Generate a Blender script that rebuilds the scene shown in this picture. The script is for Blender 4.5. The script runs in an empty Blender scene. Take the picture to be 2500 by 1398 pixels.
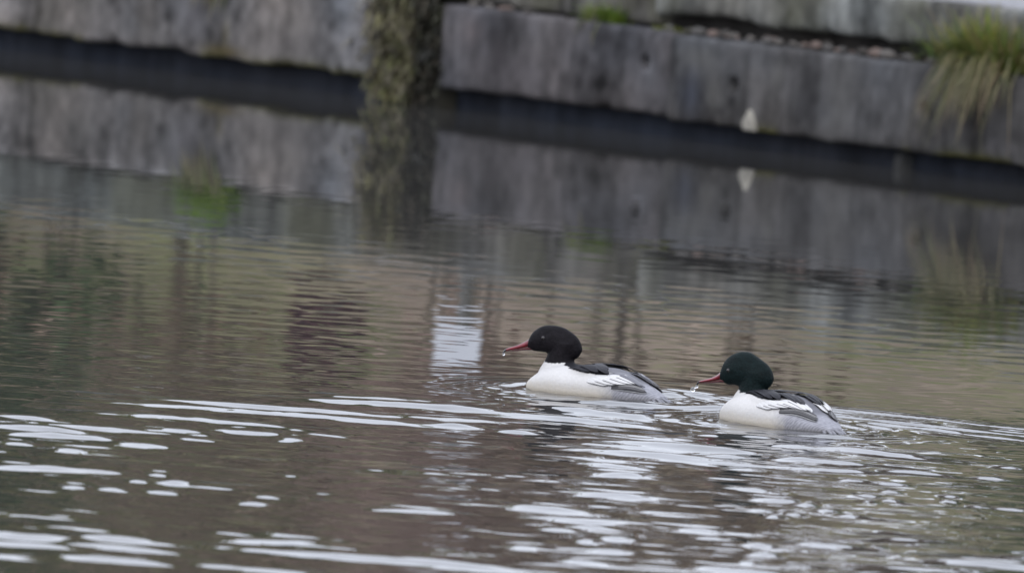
import bpy, bmesh, math, random
import numpy as np
from mathutils import Vector, Matrix
from mathutils.bvhtree import BVHTree

scene = bpy.context.scene
COL = scene.collection
rad = math.radians

# ------------------------------------------------------------------ camera
cam = bpy.data.cameras.new('camera')
cam.sensor_width = 36.0
cam.lens = 36600.0 * 36.0 / 2500.0
cam.clip_start = 0.5
cam.clip_end = 3000
cam.dof.use_dof = True
cam.dof.focus_distance = 39.6
cam.dof.aperture_fstop = 6.8
cam.dof.aperture_blades = 9
camo = bpy.data.objects.new('camera', cam)
COL.objects.link(camo)
PITCH, ROLL = rad(3.4383), rad(3.8)
d_ = Vector((0, math.cos(PITCH), -math.sin(PITCH)))
r_ = Vector((1, 0, 0)); u_ = Vector((0, math.sin(PITCH), math.cos(PITCH)))
R_ = r_ * math.cos(ROLL) + u_ * math.sin(ROLL)
U_ = u_ * math.cos(ROLL) - r_ * math.sin(ROLL)
m = Matrix((R_, U_, -d_)).transposed().to_4x4()
m.translation = Vector((0, 0, 2.667))
camo.matrix_world = m
scene.camera = camo

# ------------------------------------------------------------------ sky and sun (overcast)
SUN_EL, SUN_AZ = rad(38), rad(200)          # azimuth measured from +Y clockwise: behind the viewer
world = bpy.data.worlds.new('World'); scene.world = world
world.use_nodes = True
nt = world.node_tree; nt.nodes.clear()
out = nt.nodes.new('ShaderNodeOutputWorld')
bg = nt.nodes.new('ShaderNodeBackground'); bg.inputs['Strength'].default_value = 0.12
sky = nt.nodes.new('ShaderNodeTexSky'); sky.sky_type = 'NISHITA'; sky.sun_disc = False
sky.sun_elevation = SUN_EL; sky.sun_rotation = SUN_AZ; sky.air_density = 1.0; sky.dust_density = 3.0
mx = nt.nodes.new('ShaderNodeMix'); mx.data_type = 'RGBA'
mx.inputs[0].default_value = 0.82            # cloud cover
mx.inputs[7].default_value = (13.6, 14.3, 16.2, 1)
nt.links.new(sky.outputs[0], mx.inputs[6])
nt.links.new(mx.outputs[2], bg.inputs['Color'])
nt.links.new(bg.outputs[0], out.inputs['Surface'])
sun = bpy.data.lights.new('sun', 'SUN'); sun.energy = 0.5; sun.angle = rad(12); sun.color = (1, .96, .9)
suno = bpy.data.objects.new('sun', sun); COL.objects.link(suno)
sd = Vector((math.sin(SUN_AZ) * math.cos(SUN_EL), math.cos(SUN_AZ) * math.cos(SUN_EL), math.sin(SUN_EL)))
suno.rotation_euler = sd.to_track_quat('Z', 'Y').to_euler()
suno.location = sd * 60
vs = scene.view_settings
vs.view_transform = 'Standard'; vs.look = 'None'; vs.exposure = 0.0; vs.gamma = 1.0; vs.use_curve_mapping = False

# ------------------------------------------------------------------ helpers
rng = np.random.default_rng(7)
random.seed(7)

def tag(o, label=None, cat=None, group=None, kind=None):
    if label: o['label'] = label
    if cat: o['category'] = cat
    if group: o['group'] = group
    if kind: o['kind'] = kind
    return o

def empty(name, loc=(0, 0, 0), rz=0.0):
    o = bpy.data.objects.new(name, None); o.empty_display_size = .05
    COL.objects.link(o); o.location = loc; o.rotation_euler = (0, 0, rz)
    return o

def mesh_obj(name, verts, faces, mat, parent=None, col=None, smooth=True):
    me = bpy.data.meshes.new(name)
    me.from_pydata([tuple(map(float, v)) for v in verts], [], [tuple(map(int, f)) for f in faces])
    finish(me, mat, col, smooth)
    o = bpy.data.objects.new(name, me); COL.objects.link(o)
    if parent: o.parent = parent
    return o

def finish(me, mat, col=None, smooth=True):
    if mat: me.materials.append(mat)
    if col is not None:
        col = np.asarray(col, dtype=np.float32)
        if col.shape[1] == 3: col = np.concatenate([col, np.ones((len(col), 1), np.float32)], 1)
        a = me.color_attributes.new('Col', 'FLOAT_COLOR', 'POINT')
        a.data.foreach_set('color', col.ravel())
    if smooth:
        me.polygons.foreach_set('use_smooth', np.ones(len(me.polygons), dtype=bool))
    me.update()

def quad_mesh(name, V, Q, mat, col=None, smooth=True):
    """fast numpy quads -> mesh"""
    me = bpy.data.meshes.new(name)
    V = np.asarray(V, np.float32); Q = np.asarray(Q, np.int32)
    me.vertices.add(len(V)); me.vertices.foreach_set('co', V.ravel())
    me.loops.add(Q.size); me.loops.foreach_set('vertex_index', Q.ravel())
    me.polygons.add(len(Q))
    me.polygons.foreach_set('loop_start', np.arange(0, Q.size, Q.shape[1], dtype=np.int32))
    me.update(calc_edges=True)
    finish(me, mat, col, smooth)
    return me

def vnoise(x, y, seed=0):
    x = np.asarray(x, float); y = np.asarray(y, float)
    xi = np.floor(x).astype(np.int64); yi = np.floor(y).astype(np.int64)
    fx = x - xi; fy = y - yi
    fx = fx * fx * (3 - 2 * fx); fy = fy * fy * (3 - 2 * fy)
    def h(a, b):
        n = (a * 374761393 + b * 668265263 + seed * 1442695041) & 0x7fffffff
        n = ((n ^ (n >> 13)) * 1274126177) & 0x7fffffff
        return ((n ^ (n >> 16)) & 0xffff) / 65535.0
    return (h(xi, yi) * (1 - fx) + h(xi + 1, yi) * fx) * (1 - fy) + (h(xi, yi + 1) * (1 - fx) + h(xi + 1, yi + 1) * fx) * fy

def fbm(x, y, seed=0, oct=4):
    s = 0; a = .5; t = 0
    for i in range(oct):
        s = s + a * vnoise(x * 2 ** i, y * 2 ** i, seed + i * 17); t += a; a *= .55
    return s / t

def sstep(a, b, x):
    t = np.clip((np.asarray(x, float) - a) / (b - a), 0, 1)
    return t * t * (3 - 2 * t)

def mat_vcol(name, rough=.8, noise=0.0, nscale=(20, 20, 20), bump=0.0, bscale=60, spec=.3, sheen=0.0, trans=0.0, coat=0.0):
    M = bpy.data.materials.new(name); M.use_nodes = True
    t = M.node_tree; b = t.nodes['Principled BSDF']
    b.inputs['Roughness'].default_value = rough
    b.inputs['Specular IOR Level'].default_value = spec
    if sheen: b.inputs['Sheen Weight'].default_value = sheen
    if coat: b.inputs['Coat Weight'].default_value = coat; b.inputs['Coat Roughness'].default_value = .12
    at = t.nodes.new('ShaderNodeAttribute'); at.attribute_name = 'Col'
    src = at.outputs['Color']
    tc = t.nodes.new('ShaderNodeTexCoord')
    if noise:
        mp = t.nodes.new('ShaderNodeMapping'); mp.inputs['Scale'].default_value = nscale
        t.links.new(tc.outputs['Object'], mp.inputs['Vector'])
        nz = t.nodes.new('ShaderNodeTexNoise'); nz.inputs['Scale'].default_value = 1; nz.inputs['Detail'].default_value = 6
        t.links.new(mp.outputs[0], nz.inputs['Vector'])
        mr = t.nodes.new('ShaderNodeMapRange'); mr.inputs['From Min'].default_value = .25; mr.inputs['From Max'].default_value = .75
        mr.inputs['To Min'].default_value = 1 - noise; mr.inputs['To Max'].default_value = 1 + noise
        t.links.new(nz.outputs['Fac'], mr.inputs['Value'])
        mm = t.nodes.new('ShaderNodeMix'); mm.data_type = 'RGBA'; mm.blend_type = 'MULTIPLY'; mm.inputs[0].default_value = 1
        t.links.new(src, mm.inputs[6]); t.links.new(mr.outputs[0], mm.inputs[7])
        src = mm.outputs[2]
    t.links.new(src, b.inputs['Base Color'])
    if bump:
        nb = t.nodes.new('ShaderNodeTexNoise'); nb.inputs['Scale'].default_value = bscale; nb.inputs['Detail'].default_value = 5
        t.links.new(tc.outputs['Object'], nb.inputs['Vector'])
        bp = t.nodes.new('ShaderNodeBump'); bp.inputs['Strength'].default_value = bump; bp.inputs['Distance'].default_value = .004
        t.links.new(nb.outputs['Fac'], bp.inputs['Height']); t.links.new(bp.outputs[0], b.inputs['Normal'])
    if trans:
        tr = t.nodes.new('ShaderNodeBsdfTranslucent'); t.links.new(src, tr.inputs['Color'])
        ms = t.nodes.new('ShaderNodeMixShader'); ms.inputs[0].default_value = trans
        t.links.new(b.outputs[0], ms.inputs[1]); t.links.new(tr.outputs[0], ms.inputs[2])
        t.links.new(ms.outputs[0], t.nodes['Material Output'].inputs['Surface'])
    return M

M_CONC = mat_vcol('weathered_concrete', .9, .35, (16, 16, 5), .5, 70, .2)
M_STONE = mat_vcol('rubble_stone', .9, .25, (30, 30, 30), .6, 90, .25)
M_LEAF = mat_vcol('leaf', .6, 0, trans=.25, spec=.3)
M_BARK = mat_vcol('bark', .9, .3, (12, 12, 3), .6, 40, .2)
M_SOIL = mat_vcol('leaf_litter_soil', .95, .35, (3, 3, 3), .5, 12, .1)
M_PLUME = mat_vcol('plumage', .7, .06, (160, 160, 160), .25, 260, .15)
M_HEAD = mat_vcol('head_plumage', .55, .35, (110, 110, 210), .5, 200, .07)
M_FEATHER = mat_vcol('flight_feather', .55, .06, (200, 200, 200), .15, 300, .2)
M_BILL = mat_vcol('bill_horn', .3, .12, (120, 120, 120), .1, 150, .5, coat=.4)
M_PAINT = mat_vcol('painted_metal', .45, .05, (8, 8, 8), 0, 1, .5)

def simple(name, col, rough, ior=1.45, trans=0.0):
    M = bpy.data.materials.new(name); M.use_nodes = True
    b = M.node_tree.nodes['Principled BSDF']
    b.inputs['Base Color'].default_value = (*col, 1); b.inputs['Roughness'].default_value = rough
    b.inputs['IOR'].default_value = ior; b.inputs['Transmission Weight'].default_value = trans
    return M
M_EYE = simple('eye_gloss', (.008, .004, .004), .04, 1.62)
M_DROP = simple('clear_water_drop', (1, 1, 1), 0.0, 1.33, 1.0)

# murky canal water: mirror-like surface over brown-green murk
M_WATER = bpy.data.materials.new('canal_water'); M_WATER.use_nodes = True
t = M_WATER.node_tree; b = t.nodes['Principled BSDF']
b.inputs['Base Color'].default_value = (.050, .049, .047, 1)
b.inputs['Roughness'].default_value = .012
b.inputs['IOR'].default_value = 1.34

# ------------------------------------------------------------------ water surface
DUCKS = [(.2272, 39.872), (.7175, 39.154)]
# wave crests of the wake, measured as (x, y, half length along the crest), metres
CRESTS = [(-.46,38.52,.47),(-.54,38.22,.4),(-.77,37.81,.26),(-1.08,37.36,.17),(-1.2,37.54,.06),(-.26,38.82,.28),(-.19,39.02,.24),(-1.14,37.12,.11),(-.81,37.37,.07),(-.48,37.58,.1),(-.61,37.53,.11),(-1.09,36.96,.15),(-.97,36.88,.05),(-.88,36.82,.08),(-1.18,36.59,.04),(-.76,37.17,.05),(-1.05,36.48,.04),(-.53,37.37,.03),(-1.1,35.81,.1),(-.95,35.86,.05),(-.82,35.9,.02),(-1.0,35.28,.03),(-.91,35.32,.03),(-.79,35.33,.04),(-.86,35.59,.02),(-.77,35.65,.03),(-.55,35.41,.03),(-.48,35.43,.02),(-.5,36.09,.03),(-.57,35.16,.03),(-1.06,33.79,.12),(-.86,33.84,.08),(-1.05,33.48,.11),(-.84,33.58,.11),(-1.08,33.12,.06),(-.83,33.19,.12),(-.49,34.02,.14),(-.32,33.78,.32),(-.53,33.29,.13),(-.14,33.81,.14),(-.19,35.25,.09),(-.12,38.2,.05),(.04,38.16,.05),(.15,39.16,.14),(.27,39.05,.17),(.2,38.75,.15),(.32,39.49,.14),(.48,38.03,.22),(.37,37.64,.22),(.28,37.22,.08),(.3,36.89,.07),(.28,36.2,.09),(.61,38.55,.11),(.59,39.54,.09),(.49,39.94,.09),(.12,35.62,.08),(.19,35.35,.12),(.14,34.99,.04),(.22,35.1,.05),(.21,34.68,.03),(.28,34.84,.04),(.26,34.45,.05),(.19,34.09,.05),(.07,34.4,.04),(.57,37.82,.07),(.62,37.32,.06),(.75,37.83,.05),(.85,37.86,.08),(.96,38.29,.15),(.84,37.59,.09),(1.04,37.61,.09),(.88,37.21,.03),(.97,37.23,.05),(.68,36.41,.06),(.75,36.31,.02),(.8,36.16,.02),(.86,36.01,.03),(.64,36.01,.03),(.67,35.88,.01),(.72,35.98,.01),(.91,36.75,.02),(.91,36.55,.02),(.97,36.6,.02),(.97,36.91,.01),(1.12,36.94,.03),(1.11,36.7,.02),(1.17,36.64,.02),(1.25,36.65,.04),(.51,35.04,.03),(.62,34.89,.03),(.63,34.64,.03),(.59,34.37,.02),(.78,35.03,.07),(.9,35.13,.02),(.97,35.4,.09),(.73,34.38,.04),(.97,34.58,.16),(1.16,34.82,.13),(1.24,35.09,.06),(.56,34.13,.09),(1.29,38.05,.04),(1.23,37.63,.03),(.48,35.29,.05),(.63,36.68,.06),(.75,38.35,.06),(.85,38.72,.05),(.93,38.6,.06)]

def waves(X, Y, n, lmin, lmax, spread, rms, seed, main=0.0):
    """sum of n plane waves travelling mostly along +-Y, unit-normalised to an rms slope"""
    g = np.random.default_rng(seed); H = np.zeros_like(X); s2 = 0
    for i in range(n):
        lam = math.exp(g.uniform(math.log(lmin), math.log(lmax))); k = 2 * math.pi / lam
        th = main + g.normal(0, spread); ph = g.uniform(0, 6.283)
        H += np.sin(k * (math.sin(th) * X + math.cos(th) * Y) + ph) / k; s2 += .5
    return H * (rms / math.sqrt(s2))

def water_height(X, Y):
    Z = waves(X, Y, 60, .085, .42, .75, 1, 11) * (.0006 + .0042 * sstep(51, 42, Y)) * (.25 + 1.5 * fbm(X * 1.6, Y * .5, 5, 3))
    # region behind the birds (towards the near bank) that their wake has reached
    dl = (X + .03) * .81 - (Y - 39.9) * .59            # distance inside the left wake arm
    dr = -(X - .30) * .42 - (Y - 40.25) * .91          # inside the right arm
    inside = sstep(-.05, .5, dl) * sstep(-.02, .4, dr)
    near = sstep(41, 39.2, Y)
    # background chop in the wake
    Z += waves(X, Y, 40, .2, .6, .5, 1, 23) * (.006 * near + .0065 * inside)
    Z += waves(X, Y, 30, .05, .13, .6, 1, 29) * (.0075 * near * (.4 + 1.2 * fbm(X * 3, Y * .8, 71, 3)) + .007 * inside)
    # single crests
    g = np.random.default_rng(3)
    for (cx, cy, hw) in CRESTS:
        wy = .040 + .022 * g.random() + .03 * min(1, hw / .2); wx = max(hw, .022) * .95
        sl = .066 + .032 * min(1, hw / .1) + .034 * g.random()
        x0, x1 = cx - 3 * wx - .1, cx + 3 * wx + .1
        m_ = (X > x0) & (X < x1) & (Y > cy - .6) & (Y < cy + .8)
        if not m_.any(): continue
        xx, yy = X[m_], Y[m_]
        bend = .05 * np.sin((xx - cx) / max(wx, .1) * 1.3 + g.uniform(0, 6)) * min(1, hw / .15)
        e = np.exp(-np.abs((xx - cx) / (wx * 1.1)) ** 2.4) * (.72 + .56 * fbm(xx * 9, yy * 3, 88, 3))
        q = (yy - (cy + .06) - bend + g.uniform(-.03, .03)) / wy
        if cy < 34.6: sl *= .80
        elif cx < -.4: sl *= .90
        Z[m_] += sl * wy * e * (np.exp(-q * q) - .35 * np.exp(-((q - 1.5) ** 2)))
    # diverging arm on the right: packet of fine crests
    for (ax, ay, bx, by, n0, wn, lam, sl, a0, a1) in [
            (.40, 40.22, 1.38, 39.64, .05, .10, .085, .17, -.05, 3.0),
            (.36, 39.97, 1.38, 39.37, .02, .12, .10, .15, .35, 3.0),
            (.82, 39.50, 1.36, 39.08, -.05, .12, .12, .12, .05, 2.5)]:
        L = math.hypot(bx - ax, by - ay); tx, ty = (bx - ax) / L, (by - ay) / L
        s = (X - ax) * tx + (Y - ay) * ty
        n = (X - ax) * ty - (Y - ay) * tx + .05 * (s - .5) ** 2      # towards the near bank
        n = n + .012 * np.sin(s * 9 + 1) + .006 * np.sin(s * 23)
        env = np.exp(-((n - n0) / wn) ** 2) * sstep(a0 - .1, a0 + .25, s) * (1 - sstep(a1, a1 + 1, s))
        env = env * (.55 + .9 * fbm(s * 5, n * 18, 77, 3))
        k = 2 * math.pi / lam
        Z += sl / k * env * np.sin(k * n)
    # ripples thrown up round each bird, bow wave on the leading side
    for i, (dx, dy) in enumerate(DUCKS):
        r = np.hypot((X - dx) * 1.0, (Y - dy) * .9) + 1e-4
        env = np.exp(-((r - .24) / .17) ** 2)
        Z += env * np.sin(2 * math.pi * r / .085 + 2 * np.sin(3 * np.arctan2(Y - dy, X - dx)) + i) * .0016 * (.4 + fbm(X * 9, Y * 6, 31 + i, 3))
        Z += waves(X, Y, 30, .03, .09, .9, 1, 51 + i) * .07 * np.exp(-((r - .18) / .15) ** 2) * sstep(.12, -.05, Y - dy)
    # small capillary patch ahead of the left bird
    e = np.exp(-((X + .03) / .16) ** 2 - ((Y - 39.65) / .35) ** 2)
    Z += waves(X, Y, 40, .025, .07, .9, 1, 61) * .05 * e
    e = np.exp(-((X - .07) / .10) ** 2 - ((Y - 40.05) / .12) ** 2)
    Z += .006 * e
    return Z

fx = np.arange(-1.75, 1.7501, .0068); fx2 = np.concatenate([[-90, -40, -15, -6, -4, -3, -2.5, -2.1], fx, [2.1, 2.5, 3, 4, 6, 15, 40, 90]])
fy = np.concatenate([np.arange(32.4, 40.8, .0145), np.arange(40.8, 50, .028), np.arange(50, 58.5, .05)])
fy2 = np.concatenate([[-30, 0, 15, 25, 30, 32], fy, [59, 60, 62, 66, 72, 80, 100, 160, 400]])
XX, YY = np.meshgrid(fx2, fy2)
ZZ = water_height(XX, YY)
fade = sstep(3.2, 1.9, np.abs(XX)) * sstep(31.5, 32.6, YY) * sstep(61, 58, YY)
ZZ *= fade
ny, nx = XX.shape
idx = np.arange(nx * ny).reshape(ny, nx)
Q = np.stack([idx[:-1, :-1], idx[:-1, 1:], idx[1:, 1:], idx[1:, :-1]], -1).reshape(-1, 4)
me = quad_mesh('water', np.stack([XX, YY, ZZ], -1).reshape(-1, 3), Q, M_WATER)
wo = bpy.data.objects.new('water', me); COL.objects.link(wo); tag(wo, kind='structure')
wo['label'] = 'calm brown-green canal water with wake ripples'

# ------------------------------------------------------------------ quay wall
A_ = np.array([-2.0093, 57.159]); T_ = np.array([.60105, -.79921]); N_ = np.array([-.79921, -.60105])
def W(s, b, z):
    """wall coordinates: s along the quay, b behind its face, z up"""
    s = np.asarray(s, float); b = np.asarray(b, float); z = np.asarray(z, float)
    return np.stack([A_[0] + s * T_[0] - b * N_[0], A_[1] + s * T_[1] - b * N_[1], z + 0 * s], -1)

BLOBS = []   # (s, z, rs, rz, colour, weight): stains and lime marks on the concrete
def conc_colour(s, z, seed, base, contrast, streak=1.0, green=0.0):
    st = fbm(s * 9, z * 1.3, seed, 4)                   # run-down streaks
    bl = fbm(s * 5, z * 6, seed + 3, 4)                 # blotches
    fi = fbm(s * 28, z * 24, seed + 5, 3)
    v = 1 + .75 * contrast * (streak * 2.3 * (st - .5) + 2.2 * (bl - .5) + 1.5 * (fi - .5))
    c = np.stack([v * base[0], v * base[1], v * base[2]], -1)
    h = fbm(s * 2.3, z * 3, seed + 9, 3)[..., None]
    c = c * (1 + (h - .5) * np.array([.22, .02, -.20]))
    if green:
        gmask = (green * sstep(.5, .75, fbm(s * 4, z * 2, seed + 21, 3)))[..., None]
        c = c * (1 - gmask) + gmask * np.array([.17, .175, .10])
    for (bs, bz, rs, rz, bc, w) in BLOBS:
        e = np.exp(-((s - bs) / rs) ** 2 - ((z - bz) / rz) ** 2) * (.6 + .8 * fi)
        e = np.clip(e * w, 0, 1)[..., None]
        c = c * (1 - e) + e * np.array(bc)
    return np.clip(c * .53, .008, .8)

def slab(name, s0, s1, z0, z1, b0, b1, parent, seed, base, contrast, res=.016, holes=(), rough=.006, ragged=0.0, streak=1.0, green=0.0, moss=0.0):
    ns = max(4, int((s1 - s0) / res)); nz = max(4, int((z1 - z0) / res))
    S = np.linspace(s0, s1, ns); U = np.linspace(0, 1, nz)
    prof = [(b1, 0.0)] + [(b0 + .25 * (b1 - b0), 0.0)] + [(b0, u) for u in U] + [(b0 + .25 * (b1 - b0), 1.0), (b1, 1.0)]
    V = []; C = []
    for (bb, u) in prof:
        zlo = z0 - ragged * (fbm(S * 7, S * 0 + 1, seed + 40, 4) - .5) * 2
        zhi = z1 - ragged * .6 * (fbm(S * 6, S * 0 + 3, seed + 41, 4) - .35)
        z = zlo + (zhi - zlo) * u
        off = (fbm(S * 6, z * 6, seed + 50, 5) - .5) * 2 * rough
        if bb == b0:
            edge = .010 * math.exp(-min(u, 1 - u) * (z1 - z0) / .008)
            chip = np.maximum(0, fbm(S * 11, z * 11, seed + 60, 3) - .55) * .08 * math.exp(-min(u, 1 - u) * (z1 - z0) / .03)
            bv = bb + edge + off + chip
            for (hs, hz, hr) in holes:
                bv = bv + .13 * (1 - sstep(hr * .6, hr, np.hypot(S - hs, z - hz)))
        else:
            bv = np.full(ns, bb) + off * .3
            z = z + (off * .5)
        V.append(W(S, bv, z)); c = conc_colour(S, z, seed, base, contrast, streak, green)
        if u >= 1.0 and bb != b0: c = c * 1.7  # skylight on the top faces painted in as a lighter colour
        if moss and u < .3:
            mm = moss * np.exp(-u * (z1 - z0) / .012) * sstep(.45, .62, fbm(S * 4, S * 0, seed + 70, 4))
            c = c * (1 - mm[:, None]) + mm[:, None] * np.array([.11, .105, .02])
        C.append(c)
    n = len(prof); V = np.array(V).reshape(-1, 3); C = np.array(C).reshape(-1, 3)
    F = []
    for j in range(n - 1):
        for i in range(ns - 1):
            a = j * ns + i; F.append((a, a + 1, a + ns + 1, a + ns))
    F.append(tuple(j * ns for j in range(n))); F.append(tuple(j * ns + ns - 1 for j in reversed(range(n))))
    return mesh_obj(name, V, F, M_CONC, parent, C)

wall = empty('quay_wall', tuple(W(3.0, .1, 0)))
tag(wall, 'weathered grey concrete quay wall of stacked slabs with a dark undercut at the water', 'quay wall')
winv = Matrix.Translation(-Vector(wall.location))
def kid(o):
    o.matrix_parent_inverse = winv
    return o
BLOBS = [(4.06, .235, .05, .05, (.26, .26, .28), .8), (4.36, .30, .10, .045, (.22, .215, .20), .7), (4.33, .17, .07, .10, (.075, .085, .115), .75),
         (4.47, .19, .05, .05, (.2, .195, .18), .5), (4.83, .27, .03, .05, (.24, .235, .22), .6), (5.20, .22, .09, .2, (.19, .185, .175), .5),
         (5.02, .22, .07, .12, (.075, .072, .075), .6), (5.66, .24, .03, .03, (.27, .23, .19), .9), (6.1, .11, .07, .05, (.16, .155, .17), .6),
         (6.12, .17, .02, .08, (.17, .165, .165), .8), (2.98, .3, .08, .06, (.2, .165, .16), .5), (3.25, .16, .25, .07, (.17, .155, .165), .5),
         (3.42, .29, .02, .10, (.18, .17, .17), .7), (3.15, .24, .04, .08, (.09, .08, .085), .6),
         (.95, .2, .08, .12, (.24, .22, .20), .7), (.3, .16, .12, .08, (.23, .21, .18), .6), (1.85, .16, .3, .1, (.22, .205, .20), .55), (1.9, .25, .05, .04, (.30, .28, .26), .6), (1.75, .22, .04, .03, (.3, .28, .26), .6),
         (2.35, .28, .05, .1, (.23, .19, .17), .5), (1.45, .11, .12, .02, (.16, .125, .05), .9), (1.47, .17, .02, .05, (.17, .15, .07), .6), (1.25, .25, .08, .12, (.11, .10, .11), .6), (.55, .25, .1, .1, (.10, .105, .10), .5)]
G1, G2 = (.19, .182, .18), (.21, .21, .195)
ext_l, ext_r = -12.0, 11.0
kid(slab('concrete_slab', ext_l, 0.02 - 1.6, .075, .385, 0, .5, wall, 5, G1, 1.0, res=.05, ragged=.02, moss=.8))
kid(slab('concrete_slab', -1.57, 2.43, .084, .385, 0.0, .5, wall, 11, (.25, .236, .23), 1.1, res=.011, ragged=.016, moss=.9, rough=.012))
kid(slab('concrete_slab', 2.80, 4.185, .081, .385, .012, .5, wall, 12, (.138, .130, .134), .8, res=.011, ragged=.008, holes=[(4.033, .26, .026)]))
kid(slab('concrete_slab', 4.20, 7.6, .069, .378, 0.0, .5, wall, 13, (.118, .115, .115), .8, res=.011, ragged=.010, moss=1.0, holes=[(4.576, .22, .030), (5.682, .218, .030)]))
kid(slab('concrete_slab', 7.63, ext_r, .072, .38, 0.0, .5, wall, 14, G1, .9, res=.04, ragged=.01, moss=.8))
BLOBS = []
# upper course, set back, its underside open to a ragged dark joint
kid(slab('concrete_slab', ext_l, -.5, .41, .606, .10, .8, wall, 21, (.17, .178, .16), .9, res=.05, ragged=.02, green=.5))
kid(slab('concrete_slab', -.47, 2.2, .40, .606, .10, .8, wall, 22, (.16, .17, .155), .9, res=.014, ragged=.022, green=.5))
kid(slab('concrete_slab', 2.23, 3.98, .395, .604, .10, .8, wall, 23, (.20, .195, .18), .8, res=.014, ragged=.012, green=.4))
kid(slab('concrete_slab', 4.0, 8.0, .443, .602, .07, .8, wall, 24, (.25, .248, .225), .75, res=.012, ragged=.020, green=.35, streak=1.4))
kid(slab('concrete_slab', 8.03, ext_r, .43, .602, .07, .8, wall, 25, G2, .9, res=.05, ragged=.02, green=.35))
# recessed footing under the lower course
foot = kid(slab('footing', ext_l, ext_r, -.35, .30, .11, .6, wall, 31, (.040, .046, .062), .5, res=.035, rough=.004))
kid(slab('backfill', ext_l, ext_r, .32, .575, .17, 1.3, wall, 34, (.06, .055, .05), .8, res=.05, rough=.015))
kid(slab('footing_pier', 5.46, 5.50, -.3, .068, .05, .3, wall, 32, (.07, .075, .08), .5, res=.01, rough=.003))
# overgrown pier between two lower slabs
kid(slab('pier', 2.445, 2.785, -.3, .375, .03, .5, wall, 33, (.055, .052, .04), .8, res=.02, rough=.02, green=.4))
# pale mortar patch and small pale stone at the water line
def lump(name, s, z, b, rs, rz, rb, colr, parent, seed, mat=M_STONE, taper=0.0):
    bm = bmesh.new(); bmesh.ops.create_icosphere(bm, subdivisions=3, radius=1)
    V = np.array([v.co[:] for v in bm.verts]); F = [[v.index for v in f.verts] for f in bm.faces]; bm.free()
    n = fbm(V[:, 0] * 2 + 5 + seed, V[:, 2] * 2 + V[:, 1] * 2, seed, 3)
    V = V * (.75 + .5 * n)[:, None]
    zz = np.maximum(V[:, 2], -.62 if taper else -9); wd = 1 - taper * (zz * .5 + .5)
    P = W(s + V[:, 0] * rs * wd, b + V[:, 1] * rb, z + zz * rz)
    c = np.array(colr)[None] * (.75 + .5 * fbm(V[:, 0] * 4, V[:, 2] * 4, seed + 2, 3))[:, None]
    return mesh_obj(name, P, F, mat, parent, c)
kid(lump('mortar_patch', 4.685, .099, .004, .068, .050, .016, (.30, .285, .245), wall, 3, taper=.75))
kid(lump('pale_stone', 2.43, .035, .05, .025, .03, .03, (.30, .33, .31), wall, 4))

# rubble in the open joint, each stone its own piece of the wall
g = np.random.default_rng(41)
for i in range(70):
    s = 4.0 + 1.7 * g.random() if i < 56 else 2.85 + .9 * g.random()
    zt = .385
    r = .006 + .017 * g.random() ** 2
    cc = [(.15, .115, .10), (.10, .095, .09), (.06, .055, .05), (.12, .11, .10), (.05, .045, .04)][g.integers(5)]
    kid(lump('stone', s, zt + r * .45, .03 + .05 * g.random(), r * (1.2 + g.random()), r * .8, r, cc, wall, 100 + i))

# ------------------------------------------------------------------ bank behind the wall
def bank_h(s, b):
    h = .60 + .05 * sstep(1.5, 2.5, b) + .045 * np.clip(b - 2.2, 0, 1.5) + .25 * np.clip(b - 3.0, 0, 12) + .02 * np.clip(b - 15, 0, 400)
    return h + .25 * (fbm(s * .5, b * .5, 91, 3) - .5) * sstep(2.5, 5, b)
sb = np.concatenate([np.linspace(-160, -20, 8), np.linspace(-19, 16, 140), np.linspace(20, 160, 8)])
bb = np.concatenate([np.linspace(1.25, 6, 30), np.linspace(6.5, 22, 32), [30, 45, 80, 160, 400]])
S, Bq = np.meshgrid(sb, bb)
V = W(S.ravel(), Bq.ravel(), bank_h(S, Bq).ravel())
n1 = fbm(S.ravel() * 1.5, Bq.ravel() * 1.5, 95, 4)[:, None]; n2 = fbm(S.ravel() * .7, Bq.ravel() * .9, 97, 3)[:, None]
C = 1.75 * (np.array([.15, .118, .09]) * (1 - sstep(.4, .65, n2)) + np.array([.11, .115, .05]) * sstep(.4, .65, n2)) * (.6 + .8 * n1)
ny, nx = S.shape; idx = np.arange(nx * ny).reshape(ny, nx)
Q = np.stack([idx[:-1, :-1], idx[:-1, 1:], idx[1:, 1:], idx[1:, :-1]], -1).reshape(-1, 4)
me = quad_mesh('bank', V, Q, M_SOIL, C)
bo = bpy.data.objects.new('bank', me); COL.objects.link(bo); tag(bo, kind='structure'); bo['label'] = 'rising bank of leaf litter and grass behind the quay wall'
# paved edge on top of the wall
V = W(np.repeat([ext_l, ext_r], 4), np.tile([.13, .13, 1.6, 1.6], 2), np.tile([.58, .611, .613, .58], 2))
po = mesh_obj('pavement', V, [(0, 1, 5, 4), (1, 2, 6, 5), (2, 3, 7, 6), (0, 3, 2, 1), (4, 5, 6, 7)], M_CONC, None, np.full((8, 3), .30) * np.array([1, 1, 1.04]), False)
tag(po, kind='structure')

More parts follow.
